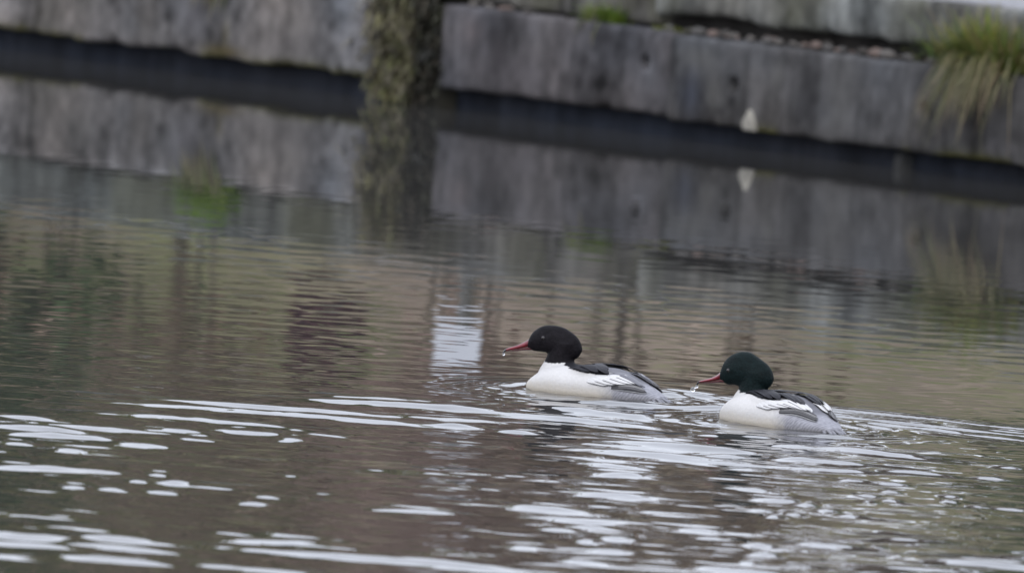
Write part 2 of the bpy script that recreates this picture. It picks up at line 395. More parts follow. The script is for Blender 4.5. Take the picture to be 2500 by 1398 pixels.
# ------------------------------------------------------------------ grass and plants
def blades(specs):
    """specs: list of (root xyz, dir xyz, length, width, droop, colour root, colour tip)"""
    V = []; F = []; C = []; K = 5
    for (p, d, L, w, dr, c0, c1) in specs:
        p = np.array(p, float); d = np.array(d, float); d /= np.linalg.norm(d)
        side = np.cross(d, [0, 0, 1.0])
        if np.linalg.norm(side) < .05: side = np.array([1.0, 0, 0])
        side /= np.linalg.norm(side); base = len(V)
        for k in range(K + 1):
            f = k / K
            q = p + d * L * f + np.array([0, 0, -1]) * dr * L * f * f
            ww = w * (1 - f) ** .7 * .5 + .0002
            V += [q - side * ww, q + side * ww]; c = np.array(c0) * (1 - f) + np.array(c1) * f; C += [c, c]
        for k in range(K): a = base + 2 * k; F.append((a, a + 1, a + 3, a + 2))
    return V, F, C

def tuft(name, label, s, b, z, n, rs, h, colours, hang=0.0, seed=0, hang_len=.2, cat='grass tuft', w=.006, group=None):
    g = np.random.default_rng(seed); sp = []
    for i in range(n):
        ss = g.normal(0, rs); c = np.array(colours[g.integers(len(colours))]) * (.7 + .6 * g.random())
        if g.random() < hang:
            p = W(s + np.round(ss / .05) * .05 * .9 + g.normal(0, .012), b - .02 - .02 * g.random(), z + .07 * g.random() ** 2)
            d = -0 + np.array([N_[0], N_[1], 0]) * .5 + np.array([T_[0], T_[1], 0]) * g.normal(0, .35) + np.array([0, 0, .35 * g.random()])
            L = hang_len * (.3 + .5 * g.random() + .5 * vnoise(np.array([ss * 22]), np.array([3.3]), seed)[0]); dr = 1.2 + .5 * g.random()
            straw = np.array([(.20, .15, .10), (.15, .14, .08), (.10, .105, .05), (.22, .18, .12)][g.integers(4)])
            sp.append((p, d * .35, L, w * .9, dr, c * .6 + straw * .4, straw))
        else:
            p = W(s + ss, b + .015 * g.normal(), z)
            d = np.array([N_[0], N_[1], 0]) * g.normal(.25, .3) + np.array([T_[0], T_[1], 0]) * (g.normal(0, .35) + ss / rs * .25) + np.array([0, 0, 1])
            sp.append((p, d, h * (.5 + .6 * g.random()), w, .15 + .5 * g.random(), c * .8, c * 1.1))
    V, F, C = blades(sp)
    o = empty(name, tuple(W(s, b, z)))
    k = mesh_obj('blades', V, F, M_LEAF, o, C); k.matrix_parent_inverse = Matrix.Translation(-Vector(o.location)); k['kind'] = 'stuff'
    tag(o, label, cat, group)
    return o
GREEN = [(.26, .27, .06), (.17, .24, .045), (.29, .27, .10), (.09, .16, .04), (.24, .19, .10)]
tuft('grass_tuft', 'large tuft of green grass with straw blades hanging down the wall face', 5.97, .03, .385, 1200, .095, .29, GREEN, .24, 1, .21, w=.008)
tuft('grass_tuft', 'small bright green tuft growing on the ledge between two slab courses', 3.70, .07, .385, 240, .05, .12, [(.14, .21, .02), (.10, .18, .02), (.17, .20, .05)], .1, 2, .08)
tuft('grass_tuft', 'low moss-green cushion at the end of the open joint', 4.12, .05, .385, 120, .05, .035, [(.14, .17, .03), (.18, .19, .06)], 0, 3)
tuft('leafy_plant', 'bright green leafy plant on the ledge seen reflected in the water', 1.36, .05, .385, 420, .07, .22, [(.20, .30, .02), (.16, .27, .02), (.10, .20, .02)], .2, 4, .12, cat='plant', w=.016)

# trailing growth over the pier
g = np.random.default_rng(9); sp = []
for i in range(3200):
    s = g.normal(2.53, .08) if g.random() < .75 else g.uniform(2.42, 2.80)
    z = .02 + .52 * g.random() ** .8
    colr = [(.16, .15, .075), (.15, .135, .09), (.13, .135, .06), (.18, .16, .11), (.11, .10, .075)][g.integers(5)]
    if s > 2.65: colr = [(.05, .05, .035), (.07, .06, .045), (.035, .035, .03)][g.integers(3)]  # shadow of the gap on this side, put into the leaf colours
    p = W(s + .03 * (vnoise(np.array([z * 14]), np.array([2.0]), 4)[0] - .5), .02 - .06 * vnoise(np.array([s * 22]), np.array([z * 16]), 6)[0] * g.random(), z)
    d = np.array([N_[0], N_[1], 0]) * (.3 + .4 * g.random()) + np.array([T_[0], T_[1], 0]) * g.normal(0, .6) + np.array([0, 0, g.normal(0, .5)])
    c = np.array(colr) * (.35 + .75 * vnoise(np.array([s * 26]), np.array([z * 13]), 8)[0] + .25 * g.random()) * 1.4
    sp.append((p, d, .02 + .035 * g.random(), .012 + .010 * g.random(), .5, c, c * 1.05))
V, F, C = blades(sp)
o = empty('trailing_plant', tuple(W(2.58, 0, .03)))
k = mesh_obj('stems', V, F, M_LEAF, o, C); k.matrix_parent_inverse = Matrix.Translation(-Vector(o.location)); k['kind'] = 'stuff'
tag(o, 'olive mossy plant trailing down the pier between two concrete slabs', 'plant')

# verge grass along the top of the wall
g = np.random.default_rng(19); sp = []
for i in range(9000):
    s = g.uniform(-7, 9); b = 1.3 + abs(g.normal(0, .8))
    if fbm(np.array([s * .9]), np.array([b]), 55, 3)[0] < .42: continue
    c = np.array([(.17, .18, .06), (.13, .15, .04), (.22, .20, .10)][g.integers(3)]) * (.7 + .6 * g.random())
    sp.append((W(s, b, bank_h(np.array(s), np.array(b)) - .02), np.array([g.normal(0, .3), g.normal(0, .3), 1]), .07 + .13 * g.random(), .014, .3, c, c))
V, F, C = blades(sp)
o = mesh_obj('grass_verge', V, F, M_LEAF, None, C); tag(o, 'yellow-green grass verge along the top of the quay wall', 'grass', kind='stuff')

def tube(pts, radii, nseg=6):
    V = []; F = []
    pts = np.array(pts, float)
    for i, p in enumerate(pts):
        tdir = pts[min(i + 1, len(pts) - 1)] - pts[max(i - 1, 0)]; tdir /= np.linalg.norm(tdir)
        a = np.cross(tdir, [1, .13, 0]); a /= np.linalg.norm(a); b2 = np.cross(tdir, a)
        for k in range(nseg):
            th = 2 * math.pi * k / nseg; V.append(p + (a * math.cos(th) + b2 * math.sin(th)) * radii[i])
    for i in range(len(pts) - 1):
        for k in range(nseg):
            F.append((i * nseg + k, i * nseg + (k + 1) % nseg, (i + 1) * nseg + (k + 1) % nseg, (i + 1) * nseg + k))
    F.append(tuple(range(nseg))[::-1]); F.append(tuple((len(pts) - 1) * nseg + k for k in range(nseg)))
    return V, F

def woody(name, label, cat, s, b, height, width, leafcols, barkcol, nstem, nleaf, seed, group, leaf=.06, low=.1, lean=0.12):
    g = np.random.default_rng(seed)
    z0 = float(bank_h(np.array(s), np.array(b))) - .05
    root = empty(name, tuple(W(s, b, z0))); inv = Matrix.Translation(-Vector(root.location))
    V = []; F = []; tips = []
    for i in range(nstem):
        p = W(s + g.normal(0, width * .06 * (nstem > 1)), b + g.normal(0, width * .05 * (nstem > 1)), z0)
        az = g.uniform(0, 6.283); ln = lean * g.random() * (2 if nstem > 1 else .5)
        pts = [p]; L = height * (.7 + .3 * g.random()); n = 7
        for k in range(1, n):
            f = k / (n - 1)
            pts.append(p + np.array([math.cos(az) * ln * L * f ** 1.5, math.sin(az) * ln * L * f ** 1.5, L * f]) + g.normal(0, .02 * height, 3) * f)
        r0 = (.038 if nstem == 1 else .013) * height / 3
        tv, tf = tube(pts, [r0 * (1 - .85 * k / (n - 1)) for k in range(n)])
        off = len(V); V += tv; F += [tuple(a + off for a in f) for f in tf]
        for k in range(2, n):
            for q in range(3):
                az2 = g.uniform(0, 6.283); bl = width * .45 * (.4 + .6 * g.random()) * (1 - .4 * k / n)
                e = np.array(pts[k]) + np.array([math.cos(az2) * bl, math.sin(az2) * bl, bl * (.2 + .6 * g.random())])
                tv, tf = tube([pts[k], (np.array(pts[k]) + e) / 2 + g.normal(0, .03, 3), e], [r0 * .35, r0 * .22, r0 * .06], 4)
                off = len(V); V += tv; F += [tuple(a + off for a in f) for f in tf]
                tips += [e, (e + np.array(pts[k])) / 2]
    bc = np.array(barkcol) * (.7 + .6 * g.random((len(V), 1)))
    k_ = mesh_obj('trunk' if nstem == 1 else 'stems', V, F, M_BARK, root, bc); k_.matrix_parent_inverse = inv
    if nleaf:
        tips = np.array([q for q in tips if q[2] > z0 + low * height] or tips)
        ci = g.integers(len(tips), size=nleaf)
        P = tips[ci] + g.normal(0, 1, (nleaf, 3)) * np.array([.13, .13, .11]) * width * .8
        P[:, 2] = np.maximum(P[:, 2], z0 + .05)
        a = g.normal(0, 1, (nleaf, 3)); a /= np.linalg.norm(a, axis=1)[:, None]
        b3 = np.cross(a, g.normal(0, 1, (nleaf, 3))); b3 /= np.linalg.norm(b3, axis=1)[:, None]
        sz = leaf * (.6 + .8 * g.random((nleaf, 1)))
        LV = np.stack([P - a * sz, P + b3 * sz * .45, P + a * sz, P - b3 * sz * .45], 1).reshape(-1, 3)
        LF = np.arange(nleaf * 4).reshape(-1, 4)
        cl = np.array(leafcols)[(ci * 7 + g.integers(0, 2, nleaf)) % len(leafcols)] * (1.15 + 1.0 * g.random((nleaf, 1)))
        me = quad_mesh('crown', LV, LF, M_LEAF, np.repeat(cl, 4, 0), False)
        k2 = bpy.data.objects.new('crown', me); COL.objects.link(k2); k2.parent = root; k2.matrix_parent_inverse = inv; k2['kind'] = 'stuff'
    tag(root, label, cat, group)
    return root

BROWN = [(.17, .125, .09), (.13, .10, .075), (.20, .15, .11), (.10, .08, .06)]
OLIVE = [(.12, .125, .045), (.15, .14, .06), (.09, .10, .035), (.17, .155, .08)]
DGREEN = [(.04, .07, .03), (.06, .09, .035), (.035, .055, .03)]
MAROON = [(.055, .022, .028), (.075, .03, .03), (.04, .02, .025)]
PINKB = [(.22, .155, .13), (.18, .13, .11)]
g = np.random.default_rng(77)
GS = 'shrubs on the bank above the quay wall'
pal = [BROWN, OLIVE, BROWN, DGREEN, OLIVE, PINKB]
pname = ['brown-leaved', 'olive-green', 'brown-leaved', 'dark evergreen', 'olive-green', 'pinkish-brown']
for i in range(22):
    s = -11.5 + i * .95 + g.uniform(-.3, .3); b = 2.6 + g.uniform(0, 1.6)
    q = int(([0, 2, 5, 3, 0] if s < 1 else [1, 4, 0, 3, 4])[g.integers(5)])
    woody('shrub', pname[q] + ' winter shrub on the bank above the quay, seen reflected', 'shrub', s, b, 1.6 + .9 * g.random(), 1.3, pal[q], (.15, .125, .10), 6, 1500, 200 + i, GS + ', ' + pname[q], .055, .05)
woody('shrub', 'small dark maroon shrub on the verge, seen reflected in the water', 'shrub', .12, 1.55, .60, .22, MAROON, (.05, .03, .03), 4, 800, 301, None, .035, .68)
for i in range(26):
    s = -20 + i * 1.2 + g.uniform(-.5, .5); b = 5.0 + g.uniform(0, 4)
    q = [0, 1, 3, 4][int(g.integers(4))]
    woody('tree', pname[q] + ' tree with a bare trunk on the wooded bank, seen reflected', 'tree', s, b, 2.6 + .9 * g.random(), 2.0, pal[q], (.13, .115, .09), 1, 2600, 400 + i, 'trees on the wooded bank, ' + pname[q], .10, .25)

# unseen white plate, added for a bright reflection left of the first bird
pr = empty('stand_in_plate', tuple(W(1.70, 1.0, .634)))
inv = Matrix.Translation(-Vector(pr.location))
def wbox(name, s0, s1, b0, b1, z0, z1, mat, parent, colr):
    V = W(np.array([s0, s1, s1, s0] * 2), np.array([b0, b0, b1, b1] * 2), np.array([z0] * 4 + [z1] * 4))
    o = mesh_obj(name, V, [(0, 1, 2, 3), (7, 6, 5, 4), (0, 4, 5, 1), (1, 5, 6, 2), (2, 6, 7, 3), (3, 7, 4, 0)], mat, parent, np.tile(colr, (8, 1)), False)
    o.matrix_parent_inverse = inv; return o
wbox('plate', 1.56, 1.84, .99, 1.0, .89, 1.07, M_PAINT, pr, (.60, .62, .66))
wbox('post', 1.68, 1.72, 1.003, 1.04, .60, 1.07, M_PAINT, pr, (.09, .085, .07))
tag(pr, 'made-up white blank plate on a short post, added for its bright reflection', 'sign')

# ------------------------------------------------------------------ goosanders
def herm(xs, ys, x):
    """smooth (monotone-ish cubic) interpolation"""
    xs = np.array(xs, float); ys = np.array(ys, float); o = np.argsort(xs); xs = xs[o]; ys = ys[o]
    dd = np.diff(ys) / np.diff(xs); mth = np.zeros_like(xs); mth[1:-1] = (dd[:-1] + dd[1:]) / 2; mth[0] = dd[0]; mth[-1] = dd[-1]
    sgn = np.zeros_like(mth, bool); sgn[1:-1] = dd[:-1] * dd[1:] <= 0; mth[sgn] = 0
    x = np.clip(x, xs[0], xs[-1]); i = np.clip(np.searchsorted(xs, x) - 1, 0, len(xs) - 2)
    h = xs[i + 1] - xs[i]; u = (x - xs[i]) / h
    return (2*u**3-3*u**2+1)*ys[i] + (u**3-2*u**2+u)*h*mth[i] + (-2*u**3+3*u**2)*ys[i+1] + (u**3-u**2)*h*mth[i+1]

def loft(rings):
    V = []; F = []; n = len(rings[0])
    for r in rings: V += [tuple(p) for p in r]
    for i in range(len(rings) - 1):
        for k in range(n):
            F.append((i * n + k, i * n + (k + 1) % n, (i + 1) * n + (k + 1) % n, (i + 1) * n + k))
    F.append(tuple(range(n))[::-1]); F.append(tuple((len(rings) - 1) * n + k for k in range(n)))
    return V, F

def in_poly(px, py, poly):
    poly = np.array(poly); res = np.zeros(len(px), bool); j = len(poly) - 1
    for i in range(len(poly)):
        xi, yi = poly[i]; xj, yj = poly[j]
        c = ((yi > py) != (yj > py)) & (px < (xj - xi) * (py - yi) / (yj - yi + 1e-12) + xi)
        res ^= c; j = i
    return res

def make_duck(D):
    psi, psih = rad(D['yaw']), rad(D['head_yaw']); dl = psi - psih
    gx, gy = D['pos']
    root = empty('goosander', (gx, gy, 0), math.pi - psi)       # +X of the bird points along its heading
    # side-on drawing frame used for the feather tracts: a to the bird's rear, h up
    c_, s_ = .99780, .06627
    k, u0, v0 = D['k'], D['u0'], D['v0']
    def sk(p):
        zx, zy = p; u = c_ * zx + s_ * zy; v = -s_ * zx + c_ * zy
        return (u - u0) / k, (v0 - v) / k
    pit = .067
    right = np.array([-math.cos(psi), -math.sin(psi), 0]); away = np.array([math.sin(psi), -math.cos(psi), 0])
    up = np.array([away[0] * pit, away[1] * pit, 1.0]); away3 = np.array([away[0], away[1], -pit])
    # ---- body volume
    parts = []
    th = np.linspace(0, 2 * math.pi, 40, endpoint=False)
    xs = np.concatenate([np.linspace(.186, .15, 8), np.linspace(.14, -.19, 34), np.linspace(-.20, -.228, 5)])
    rings = []
    for x in xs:
        tz = herm(D['top_x'], D['top_z'], x); w = herm([.188, .182, .17, .15, .12, .06, -.04, -.12, -.17, -.205, -.23], [.012, .032, .052, .071, .088, .104, .106, .088, .064, .042, .022], x)
        bz = herm([.188, .17, .14, .05, -.08, -.17, -.23], [-.012, -.035, -.05, -.06, -.055, -.03, -.014], x)
        cz = min(.022, tz * .4 + bz * .2 + .004)
        r = []
        for a in th:
            ca, sa = math.cos(a), math.sin(a)
            yy = w * math.copysign(abs(ca) ** .86, ca)
            zz = cz + (tz - cz if sa > 0 else cz - bz) * math.copysign(abs(sa) ** .95, sa)
            r.append((x, yy, zz))
        rings.append(r)
    parts.append(loft(rings))
    for sg in (-1, 1):                                           # folded wings stand proud of the back
        rings = []
        for f in np.linspace(0, 1, 20):
            x = .055 - .235 * f
            rr = math.sin(math.pi * min(1, f * 1.0 + .0)) ** .6 if 0 < f < 1 else .02
            cy = sg * (.060 - .030 * f ** 1.6); cz = D['wing_z'] - .046 * f ** 1.7
            rings.append([(x, cy + .040 * rr * math.cos(a), cz + .031 * rr * math.sin(a)) for a in th[::2]])
        parts.append(loft(rings))
    # ---- neck
    rings = []
    for z in np.linspace(.0, D['neck_top'], 16):
        cx = herm(D['neck_z'], D['neck_x'], z); rx = herm(D['neck_z'], D['neck_r'], z)
        rings.append([(cx + rx * math.cos(a), rx * .86 * math.sin(a), z) for a in th])
    parts.append(loft(rings))
    # ---- head
    hx, hy = D['head_o'], 0.0
    cd, sdl = math.cos(dl), math.sin(dl)
    def hp(xi, y, z): return (hx + xi * cd - y * sdl, hy + xi * sdl + y * cd, z)
    xi0, xi1 = D['ht_x'][0], D['ht_x'][-1]
    rings = []
    for q in np.linspace(0, 1, 44):
        xi = xi0 + (xi1 - xi0) * (.5 - .5 * math.cos(math.pi * (.02 + .96 * q)))
        tz = herm(D['ht_x'], D['ht_z'], xi); bz = herm(D['hb_x'], D['hb_z'], xi); w = herm(D['hw_x'], D['hw'], xi)
        cz = (tz + bz) / 2; rz = max(.002, (tz - bz) / 2)
        rings.append([hp(xi, w * math.cos(a) * (1 - .18 * max(0, math.sin(a))), cz + rz * math.sin(a)) for a in th])
    parts.append(loft(rings))
    V = []; F = []
    for (pv, pf) in parts:
        off = len(V); V += pv; F += [tuple(a + off for a in f) for f in pf]
    tm = bpy.data.meshes.new('tmp'); tm.from_pydata(V, [], F)
    bmx = bmesh.new(); bmx.from_mesh(tm); bmesh.ops.recalc_face_normals(bmx, faces=bmx.faces); bmx.to_mesh(tm); bmx.free()
    to = bpy.data.objects.new('tmp', tm); COL.objects.link(to)
    md = to.modifiers.new('r', 'REMESH'); md.mode = 'VOXEL'; md.voxel_size = .0027
    ms = to.modifiers.new('s', 'SMOOTH'); ms.factor = .5; ms.iterations = 9
    dg = bpy.context.evaluated_depsgraph_get(); bme = bpy.data.meshes.new_from_object(to.evaluated_get(dg))
    bpy.data.objects.remove(to); bpy.data.meshes.remove(tm)
    bme.name = 'body'; n = len(bme.vertices)
    P = np.empty(n * 3, np.float32); bme.vertices.foreach_get('co', P); P = P.reshape(-1, 3).astype(float)
    x, y, z = P.T; ay = np.abs(y)
    # ---- plumage pattern
    n1 = fbm(x * 60 + 9, z * 60 + ay * 40, 1, 3); n2 = fbm(x * 220, (z + ay) * 220, 2, 2); n3 = fbm(x * 35, z * 90 + ay * 20, 6, 3)
    C = np.tile(np.array([.60, .588, .575]), (n, 1))
    cream = sstep(.035, .002, z + .012 * (n1 - .5))[:, None] * .55
    C = C * (1 - cream) + cream * np.array([.60, .53, .41])
    grey = sstep(-.075, -.135, x + .03 * (n1 - .5))
    grey = np.maximum(grey, sstep(-.035, -.06, x) * sstep(.048, .03, ay) * sstep(.04, .05, z))[:, None]
    gc = np.array([.30, .30, .33])[None] * ((.72 + .55 * n2 * .6 + .3 * n3) * (1 + .20 * np.sin(780 * x + 620 * z + 9 * n1)))[:, None]
    C = C * (1 - grey) + grey * gc
    bk = (sstep(-.03, -.05, x) * sstep(.062, .045, ay) * sstep(.035, .05, z))[:, None] * .85
    C = C * (1 - bk) + bk * np.array([.13, .13, .145]) * (.7 + .6 * n3)[:, None]
    a_s = -(-x * math.cos(psi) - ay * math.sin(psi)); a_s = -a_s
    h_s = z + (x * math.sin(psi) - ay * math.cos(psi)) * pit
    jag = .002 * (n2 - .5) + .004 * (n1 - .5)
    blk = in_poly(a_s + jag, h_s + jag, [sk(p) for p in D['black']]) & (y > -.2)
    blk |= (ay < .032) & (x < .07) & (x > -.035) & (z > .05)
    C[blk] = np.array([.016, .016, .020])
    wet = sstep(.012, .0, z)[:, None] * .35
    C = C * (1 - wet * np.array([.45, .5, .6]))
    colz = herm(D['collar_x'], D['collar_z'], x) + .0035 * (n2 - .5) + .002 * (n1 - .5)
    hd = (z > colz) & (x > .0) & ~((z < .079) & (ay > .05))
    hc = np.array(D['head_col'])[None] * (.55 + .9 * n3)[:, None]
    C[hd] = hc[hd]
    bme.materials.clear()
    bme.materials.append(M_PLUME); bme.materials.append(M_HEAD)
    finish(bme, None, C, True)
    pi = np.array([1 if hd[list(p.vertices)].sum() >= 2 else 0 for p in bme.polygons], dtype=np.int32)
    bme.polygons.foreach_set('material_index', pi)
    bo_ = bpy.data.objects.new('body', bme); COL.objects.link(bo_); bo_.parent = root
    tree = BVHTree.FromPolygons([Vector(v) for v in P], [tuple(p.vertices) for p in bme.polygons])

    def on_body(p):
        a, h = sk(p)
        o = a * right + h * up - away3 * 1.0
        hit = tree.ray_cast(Vector(o), Vector(away3).normalized())
        if hit[0] is None:
            near = tree.find_nearest(Vector(a * right + h * up)); return np.array(near[0]), np.array(near[1])
        return np.array(hit[0]), np.array(hit[1])

    def feather(name, pts, w, colr, edge, lift, sg, edge_side=1, tipw=.5, vane=None):
        """a single blade laid along the body: vane with shaft, camber, dark or pale margin"""
        Pn = [on_body((p[0], p[1] + lift * k * .55)) for p in pts]
        ctrl = np.array([p for p, _ in Pn]); nrm = np.array([q for _, q in Pn])
        K = 12; NX = 8; f = np.linspace(0, 1, K); u = np.linspace(0, 1, len(ctrl))
        cen = np.stack([herm(u, ctrl[:, i], f) for i in range(3)], 1); nn = np.stack([np.interp(f, u, nrm[:, i]) for i in range(3)], 1)
        nn /= np.linalg.norm(nn, axis=1)[:, None]
        V = []; Cc = []
        for i in range(K):
            tg = cen[min(i + 1, K - 1)] - cen[max(i - 1, 0)]; tg /= np.linalg.norm(tg)
            sd_ = np.cross(tg, nn[i]); sd_ /= np.linalg.norm(sd_)
            ff = f[i]; wd = w * min(1, .25 + 2.2 * ff) * (1 - max(0, (ff - tipw) / (1 - tipw)) ** 2.2) + .0006
            lf = -.0045 + (lift + .0045) * min(1, ff * 2.2) + .0012 * ff
            for j in range(NX):
                e = j / (NX - 1) * 2 - 1
                q = cen[i] + sd_ * wd * .5 * e + nn[i] * (lf - .035 * w * e * e)
                V.append(q); cc = np.array(colr) * (.9 + .2 * ((i * 7 + j * 13) % 10) / 10)
                if j == (NX - 1 if edge_side > 0 else 0) and edge is not None: cc = np.array(edge)
                if vane is not None and e * edge_side < -.1: cc = np.array(vane)
                Cc.append(cc)
        n0 = len(V); V2 = [v - nn[i // NX] * .0009 for i, v in enumerate(V)]
        V = V + V2; Cc = Cc + Cc
        Fq = []
        for i in range(K - 1):
            for j in range(NX - 1):
                a = i * NX + j; Fq.append((a, a + 1, a + NX + 1, a + NX)); Fq.append((n0 + a, n0 + a + NX, n0 + a + NX + 1, n0 + a + 1))
        rim = [j for j in range(NX)] + [i * NX + NX - 1 for i in range(1, K)] + [(K - 1) * NX + j for j in range(NX - 2, -1, -1)] + [i * NX for i in range(K - 2, 0, -1)]
        for q in range(len(rim)):
            a, b_ = rim[q], rim[(q + 1) % len(rim)]; Fq.append((a, n0 + a, n0 + b_, b_))
        V = np.array(V)
        if sg < 0: V[:, 1] *= -1; Fq = [tuple(reversed(q)) for q in Fq]
        return mesh_obj(name, V, Fq, M_FEATHER, root, Cc)
    for sg in (1, -1):
        for (nm, pts, w, colr, edge, lift, side, tipw) in D['feathers']:
            feather(nm, pts, w, colr, edge, lift, sg, side, tipw)
    # ---- tail fan
    for i, a in enumerate(np.linspace(-1, 1, 7)):
        V = []; Cc = []
        for q in np.linspace(0, 1, 7):
            xx = -.185 - .062 * q * (1 - .10 * a * a); zz = .028 - .030 * q + .002 * (i % 2) - .006 * a * a; yc = a * (.014 + .026 * q)
            w = .013 * (1 - max(0, q - .6) ** 2 * 4)
            for e in (-1, 0, 1): V.append((xx, yc + e * w * .5 * 1.3, zz - .0015 * abs(e))); Cc.append(np.array([.27, .27, .295]) * (1.0 - .28 * abs(e)))
        n0 = len(V); V += [(p[0], p[1], p[2] - .0015) for p in V]; Cc += Cc; Fq = []
        for r in range(6):
            for j in range(2):
                b0 = r * 3 + j; Fq += [(b0, b0 + 3, b0 + 4, b0 + 1), (n0 + b0, n0 + b0 + 1, n0 + b0 + 4, n0 + b0 + 3)]
        rim = [0, 1, 2, 5, 8, 11, 14, 17, 20, 19, 18, 15, 12, 9, 6, 3]
        for q in range(16): Fq.append((rim[q], rim[(q + 1) % 16], n0 + rim[(q + 1) % 16], n0 + rim[q]))
        mesh_obj('tail_feather', V, Fq, M_FEATHER, root, Cc)
    # ---- bill
    bt_x, bt_z, bb_x, bb_z = D['bt_x'], D['bt_z'], D['bb_x'], D['bb_z']
    th2 = np.linspace(0, 2 * math.pi, 20, endpoint=False)
    def billpart(name, lower, parent):
        rings = []; Cc = []
        x0, x1 = bt_x[0] - .012, (bb_x[-1] - .002 if lower else bt_x[-1])
        for xi in np.linspace(x0, x1, 26):
            tz = herm(bt_x, bt_z, max(xi, bt_x[0])); bz = herm(bb_x, bb_z, np.clip(xi, bb_x[0], bb_x[-1])); f = (xi - bt_x[0]) / (bt_x[-1] - bt_x[0])
            split = bz + (tz - bz) * (.30 if f < .9 else .35)
            w = np.interp(f, [-.2, 0, .3, .6, .9, .97, 1], [.0135, .0125, .0088, .0066, .0058, .0045, .0018])
            lo, hi = (bz, split - .0006) if lower else (split, tz)
            if not lower and f > .93: lo = bz - .0045 * (f - .93) / .07          # hooked nail
            cz, rz = (lo + hi) / 2, max(.0006, (hi - lo) / 2)
            if lower: w *= .88
            r = []
            for a in th2:
                sa, ca = math.sin(a), math.cos(a)
                nar = 1 - .45 * max(0, sa) if not lower else 1 - .2 * max(0, -sa)
                r.append(hp(xi, w * ca * nar, cz + rz * sa))
                red = np.array([.20, .016, .027]) * (1.0 - .25 * (f < .2))
                cul = np.array([.05, .02, .024])
                m2 = sstep(.55, .95, sa) if not lower else 0.0
                c = red * (1 - m2) + cul * m2
                if lower: c = np.array([.09, .014, .018])
                if f > .90: c = np.array([.02, .018, .02])
                Cc.append(c)
            rings.append(r)
        Vb, Fb = loft(rings)
        return mesh_obj(name, Vb, Fb, M_BILL, parent, Cc)
    up_ = billpart('upper_mandible', False, root); billpart('lower_mandible', True, root)
    # nostril
    nx_ = bt_x[0] + .33 * (bt_x[-1] - bt_x[0]); nz_ = herm(bt_x, bt_z, nx_) * .52 + herm(bb_x, bb_z, nx_) * .48
    for sg in (1, -1):
        bm = bmesh.new(); bmesh.ops.create_icosphere(bm, subdivisions=2, radius=1)
        Vn = [hp(nx_ + v.co.x * .0045, sg * .0076 + v.co.y * .0008, nz_ + v.co.z * .0013 - v.co.x * .0012) for v in bm.verts]; Fn = [[v.index for v in f.verts] for f in bm.faces]; bm.free()
        mesh_obj('nostril', Vn, Fn, M_BILL, up_, np.tile([.13, .005, .01], (len(Vn), 1)))
    # eyes
    ex, ez = D['eye']
    for sg in (1, -1):
        dirv = Vector((-sdl * sg, cd * sg, 0)); o = Vector(hp(ex, 0, ez))
        hit = tree.ray_cast(o + dirv * .08, -dirv)
        pe = hit[0] if hit[0] else o + dirv * .025
        bm = bmesh.new(); bmesh.ops.create_uvsphere(bm, u_segments=16, v_segments=10, radius=.0056)
        Ve = [tuple(Vector(v.co) + pe - dirv * .0022) for v in bm.verts]; Fe = [[v.index for v in f.verts] for f in bm.faces]; bm.free()
        mesh_obj('eye', Ve, Fe, M_EYE, root)
    tag(root, D['label'], 'duck', D['group'])
    root['tipx'] = 0.0; del root['tipx']
    return root, hp

